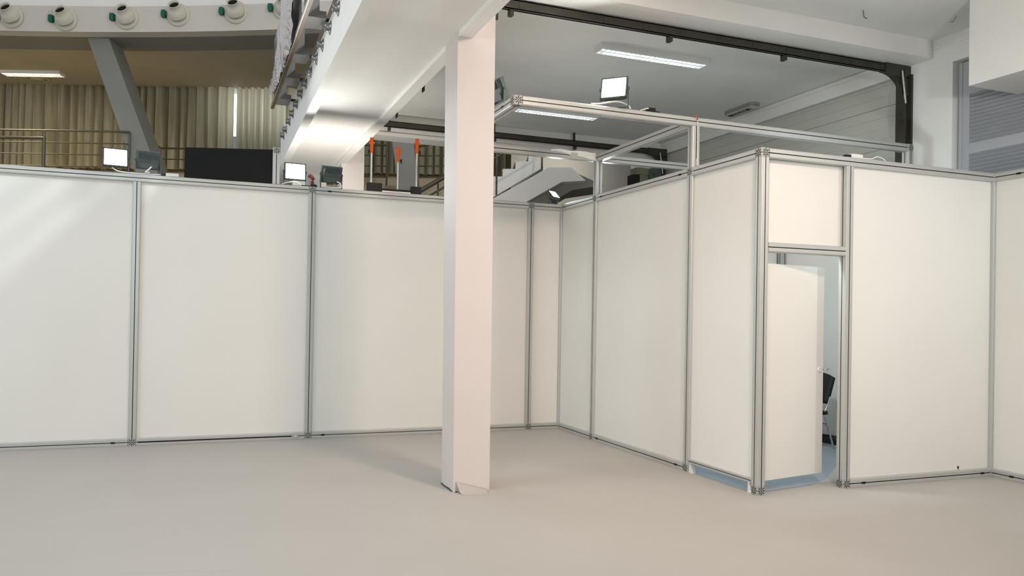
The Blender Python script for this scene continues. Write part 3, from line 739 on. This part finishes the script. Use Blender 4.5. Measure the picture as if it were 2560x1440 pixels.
# ------------------------------------------------------------------ ceiling fittings
def fluorescent(label, x0, x1, y0, y1, z1, zz0, tube='tube', T=None, louvres=22, rz=0):
    cx_, cy_ = (x0+x1)/2, (y0+y1)/2; L, Wd, D = (x1-x0)/2, (y1-y0)/2, z1-zz0
    t = thing('ceiling_light', label, 'ceiling light', (cx_, cy_, zz0), rz, 'louvred fluorescent ceiling lights')
    mb = MB(); k = 0.016
    mb.box(-L, L, -Wd, -Wd+k, 0, D); mb.box(-L, L, Wd-k, Wd, 0, D); mb.box(-L, -L+k, -Wd+k, Wd-k, 0, D); mb.box(L-k, L, -Wd+k, Wd-k, 0, D); mb.box(-L+k, L-k, -Wd+k, Wd-k, D-0.01, D)
    mb.build('housing', 'fit', t, True)
    mb = MB(); mb.cyl((-L+0.05, 0, D*0.62), (L-0.05, 0, D*0.62), 0.016, None, 12); mb.build('tube', tube, t, True)
    mb = MB()
    n = louvres
    for i in range(1, n):
        x = -L+k+i*(2*L-2*k)/n; mb.box(x-0.003, x+0.003, -Wd+k, Wd-k, 0.002, D*0.42)
    mb.box(-L+k, L-k, -0.004, 0.004, 0.002, 0.012)
    mb.build('louvre', 'fit', t, True)
    return t


fluorescent('bright louvred fluorescent light on the grey ceiling above the lit floodlight', -0.19, 1.295, -1.375, -1.185, ZC-0.0005, 4.622)
fluorescent('louvred fluorescent light seen through the raised frame below its front corner', -0.07, 1.32, 1.365, 1.56, ZC-0.0005, 4.622)

# exit sign on the ceiling (lettering reads mirrored)
t = thing('emergency_light', 'grey emergency light with a black lettered strip on the ceiling near the garage door', 'emergency light', (3.12, 0.23, 4.62))
mb = MB(); x0, x1, y0, y1 = 3.03, 3.21, -0.10, 0.56
mb.prism([(x0, y0+0.05, 4.66), (x0+0.04, y0, 4.66), (x1-0.04, y0, 4.66), (x1, y0+0.05, 4.66), (x1, y1-0.05, 4.66), (x1-0.04, y1, 4.66), (x0+0.04, y1, 4.66), (x0, y1-0.05, 4.66)], (0, 0, 0.0395)); mb.build('base', 'signbase', t)
mb = MB(); mb.prism([(x0+0.02, y0+0.05, 4.625), (x1-0.02, y0+0.05, 4.625), (x1-0.02, y1-0.05, 4.625), (x0+0.02, y1-0.05, 4.625)], (0, 0, 0.0345)); mb.build('diffuser', 'lens_dim', t)
mb = MB(); mb.box(3.055, 3.125, 0.02, 0.48, 4.622, 4.6245); o_ = mb.build('black_strip', 'ink', t)
GL = {'I': [((0, 0), (0, 1)), ((0, 0), (0.7, 1)), ((0.7, 0), (0.7, 1))], 'Z': [((0, 1), (0.55, 1)), ((0.55, 1), (0.6, 0.55)), ((0.2, 0.5), (0.55, 0.5)), ((0.6, 0.5), (0.6, 0)), ((0.6, 0), (0, 0))],
      'L': [((0, 0), (0.2, 1)), ((0.2, 1), (0.65, 1)), ((0.65, 1), (0.65, 0))], 'A': [((0, 0), (0.35, 1)), ((0.35, 1), (0.7, 0)), ((0.12, 0.35), (0.58, 0.35))]}
mb = MB(); cur = 0.10
for ch in 'IZLAZ':
    for (a, c) in GL[ch]:
        p = Vector((3.070+a[1]*0.038, cur+a[0]*0.05, 4.6212)); q = Vector((3.070+c[1]*0.038, cur+c[0]*0.05, 4.6212)); d = (q-p); n = Vector((-d.y, d.x, 0)).normalized()*0.0035
        mb.prism([p-n, q-n, q+n, p+n], (0, 0, 0.0012))
    cur += 0.057
mb.build('lettering', 'fit', o_)

# ------------------------------------------------------------------ chair and things inside the small room
t = thing('chair', 'black chair with chrome legs inside the small room, half hidden by the door', 'chair', (2.20, -2.02, 0.0))
def chbox(u, v):
    y = -2.22+u*0.42; z = 0.54+v*0.34
    r = 0.03*(2*u-1)**2; top = 0.06*max(0, abs(2*u-1)-0.4)*v
    return Vector((2.405+0.10*v-r, y, z-top))
mb = MB(); mb.grid(chbox, 12, 10); o = mb.build('backrest', 'black', t); sm = o.modifiers.new('sol', 'SOLIDIFY'); sm.thickness = 0.045; sm.offset = 0
mb = MB(); mb.grid(lambda u, v: Vector((1.94+u*0.44, -2.23+v*0.44, 0.455-0.02*math.sin(PI*v)*math.sin(PI*u))), 8, 8); o = mb.build('seat', 'black', t); sm = o.modifiers.new('sol', 'SOLIDIFY'); sm.thickness = 0.04
for yy in (-2.22, -1.82):
    mb = MB(); mb.tube([(2.49, yy, 0.005), (2.38, yy, 0.3), (2.33, yy, 0.43), (2.38, yy, 0.50), (2.42, yy, 0.62)], 0.011, 10); mb.build('leg', 'chrome', t)
    mb = MB(); mb.tube([(1.94, yy, 0.005), (1.98, yy, 0.42), (2.33, yy, 0.425)], 0.011, 10); mb.build('leg', 'chrome', t)
mb = MB(); mb.tube([(2.38, -2.22, 0.3), (2.38, -1.82, 0.3)], 0.009, 8); mb.build('stretcher', 'chrome', t)
t = thing('cable_bundle', 'black cable trunk lying along the wall inside the small room', 'cables', (2.79, -1.75, 0.0))
mb = MB(); mb.box(2.75, 2.85, -2.3, -1.1, 0.001, 0.055); mb.build('trunk', 'black', t)
mb = MB()
for i in range(3): mb.tube([(2.83, -2.25+i*0.05, 0.06), (2.80, -1.95, 0.075+0.012*i), (2.83, -1.6, 0.062+0.01*i), (2.81, -1.2, 0.062)], 0.006, 6)
mb.build('cable', 'slot', t)

# ------------------------------------------------------------------ hall behind
# machine by the far track
t = thing('workshop_machine', 'greenish machine with a round wheel guard behind the receding wall', 'machine', (2.72, 2.30, 0))
mb = MB(); mb.box(2.62, 2.80, 2.22, 2.40, 0, 4.06); mb.box(2.45, 2.98, 2.05, 2.50, 0, 0.5); mb.box(2.55, 2.86, 2.20, 2.42, 3.98, 4.10); mb.box(2.82, 2.92, 2.22, 2.38, 3.4, 3.90); mb.build('machine_body', 'machine', t)
mb = MB(); mb.cyl((2.90, 2.18, 4.0), (2.90, 2.26, 4.0), 0.125, None, 24); mb.cyl((2.90, 2.16, 4.0), (2.90, 2.18, 4.0), 0.03, None, 12); mb.build('wheel_guard', 'flood', t)
mb = MB(); mb.box(2.47, 2.60, 2.20, 2.38, 3.55, 3.97); mb.build('control_box', 'black', t)

# gallery slab, far walls, ceiling with fascia
def farbox(mb, u0, u1, v0, v1, z0, z1, mi=0):
    ps = [far(u, v, z) for u in (u0, u1) for v in (v0, v1) for z in (z0, z1)]
    return mb.add(ps, [(0, 1, 3, 2), (4, 6, 7, 5), (0, 4, 5, 1), (2, 3, 7, 6), (0, 2, 6, 4), (1, 5, 7, 3)], mi)


mb = MB(); farbox(mb, -20, 0.2, 16.2, 20.6, 4.05, 4.25); struct(mb.build('gallery_slab', 'tan'), 'tan gallery floor slab beyond the back wall', 'floor')
mb = MB()
farbox(mb, -20, 0.9, 20.25, 20.45, 4.25, 5.20); farbox(mb, -20, -6.95, 20.6, 20.8, 4.25, 7.5); farbox(mb, -5.0, 6, 20.6, 20.8, 0, 8.5)
farbox(mb, -20, -5.0, 20.6, 20.8, 0, 5.2); farbox(mb, -20, 6, 20.6, 20.8, 7.45, 10)
struct(mb.build('wall_far', 'tan'), 'tan far wall with a low sill below the curtains', 'wall')
mb = MB(); farbox(mb, -6.9, -5.05, 20.62, 20.66, 6.28, 7.45, 0); farbox(mb, -6.9, -5.05, 20.62, 20.66, 5.25, 6.28, 1)
struct(mb.build('window_1', ['sky', 'sky_low']), 'daylight window behind the pale curtains', 'window')
mb = MB(); farbox(mb, 0.9, 7, 18.8, 19.0, 0, 9); farbox(mb, 4.4, 7.0, 13.0, 18.8, 0, 9); struct(mb.build('wall_stair', 'concrete'), 'grey wall behind the staircase', 'wall')
arc = []
for i in range(25):
    u = -16+i*17/24; arc.append((u, 15.95-0.0135*(u+9.2)**2*(1.0 if u > -9.2 else 0.3)))
mb = MB(); n = len(arc)
vs = []
for u, v in arc: vs += [far(u, v, 7.38), far(u, v, 7.93), far(u, v+0.3, 7.93), far(u, v+0.3, 7.38)]
for i in range(n-1):
    a = i*4; mb.add([vs[a], vs[a+1], vs[a+5], vs[a+4]], [(0, 1, 2, 3)]); mb.add([vs[a+1], vs[a+2], vs[a+6], vs[a+5]], [(0, 1, 2, 3)])
    mb.add([vs[a], vs[a+3], vs[a+7], vs[a+4]], [(0, 1, 2, 3)])
struct(mb.build('trim_3', 'band'), 'curved white band high in the hall carrying the round air nozzles', 'trim')
mb = MB()
for i in range(n-1):
    (u0, v0), (u1, v1) = arc[i], arc[i+1]
    mb.add([far(u0, v0+0.3, 7.38), far(u1, v1+0.3, 7.38), far(u1, v1+1.15, 7.38), far(u0, v0+1.15, 7.38)], [(0, 1, 2, 3)])
    mb.add([far(u0, v0+1.15, 7.38), far(u1, v1+1.15, 7.38), far(u1, v1+1.15, 7.43), far(u0, v0+1.15, 7.43)], [(0, 1, 2, 3)])
struct(mb.build('trim_4', 'concrete'), 'grey strip under the curved nozzle band', 'trim')
mb = MB(); farbox(mb, -20, 3.0, 16.0, 20.6, 7.44, 7.6); struct(mb.build('ceiling_gallery', 'hallceil'), 'dim brownish ceiling of the far gallery', 'ceiling')
mb = MB(); farbox(mb, -20, 3.0, 16.3, 16.5, 7.6, 11); struct(mb.build('wall_upper', 'plaster'), 'pale wall above the curved nozzle band', 'wall')

# curtains
def curtain(u0, u1, v, z0, z1, label, seed):
    rnd = random.Random(seed); ph = [rnd.uniform(0, 6.28) for _ in range(4)]
    mb = MB(); n = int((u1-u0)*34)
    def fn(a, b_):
        u = u0+a*(u1-u0); fl = 0.6+0.4*(1-b_)
        sn = math.sin(u*13.5+ph[0]+1.6*math.sin(u*1.9+ph[1])+0.8*math.sin(u*4.3+ph[3])); d = 0.36*(1-abs(sn))**1.9-0.10+0.045*math.sin(u*33+ph[2]+math.sin(u*3.1))+0.03*math.sin(u*7+ph[3])
        return far(u+0.02*math.sin(u*23+ph[1])*fl, v+d*fl, z0+b_*(z1-z0))
    mb.grid(fn, n, 6)
    return tag(mb.build('curtain', 'curtain'), label, 'curtain', 'pleated curtains along the gallery', 'thing')


curtain(-14.5, -6.485, 20.0, 5.22, 7.44, 'long brownish pleated curtain behind the leaning pillar', 1)
curtain(-6.45, -3.2, 20.0, 5.22, 7.44, 'pale backlit pleated curtain above the black board', 2)
curtain(-3.1, 0.8, 20.0, 5.20, 7.44, 'pleated curtain seen between the column and the balcony, behind the orange heads', 3)

# leaning pillars
mb = MB()
def lean(mb, top, bot, z1, z0, v0, v1, wt, wb):
    ps = []
    for (u, w_, z) in ((bot, wb, z0), (top, wt, z1)):
        ps += [far(u, v0, z), far(u+w_, v0, z), far(u+w_, v1, z), far(u, v1, z)]
    return mb.add(ps, [(0, 1, 2, 3), (4, 5, 6, 7), (0, 1, 5, 4), (1, 2, 6, 5), (2, 3, 7, 6), (3, 0, 4, 7)])
lean(mb, -8.50, -7.33, 7.379, 4.25, 16.3, 16.95, 0.46, 0.50)
struct(mb.build('pillar', 'concrete'), 'grey leaning concrete pillar in front of the gallery curtains', 'pillar')
mb = MB(); lean(mb, -2.05, -1.40, 7.379, 3.0, 15.2, 15.8, 0.52, 0.36)
struct(mb.build('pillar', 'concrete'), 'grey tapering concrete pillar seen behind the orange heads', 'pillar')

# railings of the gallery
def railing(label, segs, posts, r=0.022):
    p = segs[0][0]; t = thing('gallery_railing', label, 'railing', far(p[0], p[1], 4.25), 0, 'tubular gallery railings')
    for i, s in enumerate(segs):
        mb = MB(); mb.tube([far(*q) for q in s], r if i == 0 else r*0.62, 8); mb.build('top_rail' if i == 0 else 'mid_rail', 'railing', t)
    for (u, v, zt_) in posts:
        mb = MB(); mb.tube([far(u, v, 4.251), far(u, v, zt_)], r*0.95, 8); mb.build('baluster', 'railing', t)
    return t


railing('long gallery railing in front of the curtains, bending back at the leaning pillar', [
    [(-14, 16.2, 5.33), (-7.53, 16.25, 5.33), (-7.5, 17.85, 5.33), (-3.4, 17.95, 5.33)]]+[
    [(-14, 16.2, z), (-7.57, 16.25, z), (-7.54, 17.85, z), (-3.4, 17.95, z)] for z in (5.07, 4.82, 4.56)],
    [(-13, 16.2, 5.32), (-11.2, 16.2, 5.32), (-9.36, 16.23, 5.32), (-7.53, 16.27, 5.32), (-7.5, 17.83, 5.32), (-5.4, 17.9, 5.32), (-3.5, 17.93, 5.32)])
railing('lower brass-coloured stair railing ending at a thick post near the outer floodlight', [[(-14, 15.6, 5.02), (-9.0, 15.6, 5.02)]], [(-9.0, 15.6, 5.04), (-12, 15.6, 5.02)], 0.034)
railing('gallery railing seen left of the orange heads, ending at the grey pillar', [[(-3.1, 16.5, 5.19), (-1.95, 16.5, 5.19)]]+[[(-3.1, 16.5, z), (-1.95, 16.5, z)] for z in (4.96, 4.73, 4.49)], [(-3.05, 16.5, 5.18), (-1.95, 16.5, 5.18)])
railing('gallery railing seen right of the grey pillar beside the column', [[(-1.28, 16.5, 5.17), (-0.9, 16.5, 5.24), (0.1, 16.5, 5.26)]]+[[(-1.28, 16.5, z), (0.1, 16.5, z+0.03)] for z in (4.97, 4.74, 4.50)], [(-1.26, 16.5, 5.15), (0.08, 16.5, 5.25)])
# stair railing and staircase
t = thing('stair_railing', 'sloping tubular handrail of the staircase behind the column', 'railing', far(0.0, 14.6, 2.9))
SL = 0.60
def zs(u): return 4.02+(u+0.85)*SL
for k, (dz, r) in enumerate(((0.0, 0.045), (-0.20, 0.022))):
    mb = MB(); mb.tube([far(-2.2, 14.6, zs(-2.2)+dz), far(2.0, 14.6, zs(2.0)+dz)], r, 8); mb.build('handrail' if k == 0 else 'mid_rail', 'railing', t)
for u in (-1.6, -0.72, 0.42, 1.3):
    mb = MB(); mb.tube([far(u, 14.6, zs(u)-0.95), far(u, 14.6, zs(u))], 0.020, 8); mb.build('baluster', 'railing', t)
t = struct(thing('staircase', 'concrete staircase with white stepped side beyond the receding wall', 'stairs', far(0.8, 16, 0)))
mb = MB(); pts = [(-2.3, 15.9, 2.2)]
prof = [(1.45, 4.65), (1.13, 4.93)]
u, z = 1.13, 4.93
while u > -2.2:
    z -= 0.165; prof.append((u, z)); u -= 0.272; prof.append((u, z))
prof += [(u, z-0.55)]
mb.prism([far(a, 15.9, b_) for a, b_ in prof], FF*0.12); mb.build('stair_side', 'plaster', t)
mb = MB()
u, z = 1.13, 4.93
while u > -2.2:
    z -= 0.165
    ps = [far(u, 16.021, z), far(u, 16.021, z+0.165), far(u, 17.3, z+0.165), far(u, 17.3, z)]; mb.prism(ps, FR*0.02)
    ps = [far(u, 16.021, z), far(u-0.29, 16.021, z), far(u-0.29, 17.3, z), far(u, 17.3, z)]; mb.prism(ps, (0, 0, -0.04)); u -= 0.272
mb.build('steps', 'tan', t)
mb = MB(); mb.prism([far(a, 16.021, b_) for a, b_ in ((1.45, 4.65), (1.45, 4.55), (-2.4, 2.02), (-2.4, 2.12))], FF*1.3); mb.build('stair_soffit', 'concrete', t)
mb = MB(); mb.prism([far(a, 14.3, b_) for a, b_ in ((1.40, 4.33), (1.83, 4.34), (2.12, 4.09), (1.66, 4.06), (0.35, 3.29), (-0.9, 2.55), (-1.6, 2.58))], FF*0.25); mb.build('landing_side', 'plaster', t)
mb = MB(); mb.prism([far(a, 14.55, b_) for a, b_ in ((1.40, 4.33), (1.83, 4.34), (2.5, 4.05), (1.90, 3.95), (1.3, 3.6), (-0.6, 2.5), (-1.6, 2.58))], FF*1.1); mb.build('landing_slab', 'concrete', t)

# round nozzles
def nozzle():
    t = thing('air_nozzle', '', 'air nozzle', (0, 0, 0), -HALL_TURN, 'round air nozzles on the curved band')
    T = Matrix.Rotation(PI/2, 4, 'X'); mb = MB()
    mb.lathe([(0.0, 0.0), (0.235, 0.0), (0.245, 0.02), (0.235, 0.045), (0.20, 0.05), (0.0, 0.05)], T, 32); mb.build('flange', 'jet', t, True)
    d = Vector((0.0, -0.93, 0.50)).normalized(); q = d.to_track_quat('Z', 'Y').to_matrix().to_4x4()
    T = Matrix.Translation((0, -0.05, 0.0)) @ q
    mb = MB(); prof = [(0.195, 0.0)]+[(0.195*math.cos(a), 0.195*math.sin(a)) for a in (0.2, 0.4, 0.6, 0.75, 0.88)]+[(0.112, 0.19), (0.110, 0.245), (0.122, 0.262), (0.106, 0.262), (0.095, 0.235)]
    mb.lathe(prof, T, 32); mb.build('ball', 'jet', t, True)
    mb = MB(); mb.lathe([(0.105, 0.20), (0.0, 0.198)], T, 24); tag(mb.build('opening', 'ink', t, True), 'dark round opening')
    mb = MB(); mb.box(-0.335, -0.255, -0.10, -0.005, -0.07, 0.075); mb.box(-0.35, -0.335, -0.08, -0.02, -0.04, 0.05); mb.box(-0.265, -0.23, -0.06, -0.02, -0.03, 0.03)
    tag(mb.build('actuator', 'green', t, True), 'small green actuator box')
    return t


def arcv(u):
    return 15.95-0.0135*(u+9.2)**2*(1.0 if u > -9.2 else 0.3)
nz = nozzle(); names = ['cut by the view edge', 'second along', 'above the leaning pillar', 'fourth along', 'above the pale curtain', 'half hidden by the silver foil']
for i, (u, z) in enumerate(((-9.93, 7.67), (-8.78, 7.63), (-7.46, 7.67), (-6.34, 7.73), (-5.08, 7.76), (-4.02, 7.80))):
    o = nz if i == 0 else dup(nz, (0, 0, 0)); o.location = far(u, arcv(u)-0.002, z)
    o['label'] = 'round cream air nozzle on the curved band, %s' % names[i]
t = fluorescent('warm fluorescent light on the brownish gallery ceiling', -0.75, 0.75, -0.15, 0.15, 7.44, 7.36, 'tube_warm', None, 22, -HALL_TURN)
t.location = far(-11.25, 18.95, 7.36)
t = thing('ceiling_vent', 'round ceiling vent on the brownish gallery ceiling', 'vent', far(-11.43, 19.45, 7.44), 0)
mb = MB(); mb.lathe([(0.30, 0.0), (0.31, -0.02), (0.24, -0.04), (0.22, -0.01)], Matrix.Identity(4), 28); mb.build('rim', 'hallceil', t, True)
mb = MB(); mb.lathe([(0.17, -0.01), (0.17, -0.05), (0.0, -0.06)], Matrix.Identity(4), 28); mb.build('disc', 'hallceil', t, True)
# loose wire ends on the front ceiling and a scuff mark on the door-wall panel
cable([(1.95, -3.05, 4.769), (1.99, -3.02, 4.755), (2.06, -2.96, 4.752), (2.14, -2.92, 4.758), (2.16, -2.91, 4.769)], 'thin loose wire bowed under the front ceiling near the cross beam', 0.003, 'ink', 'wire')
cable([(2.98, -3.30, 4.769), (3.0, -3.26, 4.742), (3.03, -3.22, 4.745), (3.07, -3.17, 4.765), (3.08, -3.16, 4.769)], 'thin hooked wire on the front ceiling beside the bulkhead', 0.004, 'signbase', 'wire')
mb = MB(); mb.box(2.427, 2.447, BC+0.0325, BC+0.0335, 0.092, 0.122); mb.box(2.424, 2.434, BC+0.0325, BC+0.0335, 0.110, 0.116)
tag(mb.build('scuff_mark', 'slot'), 'small dark tape mark low on the wide panel right of the door', 'mark', None, 'thing')
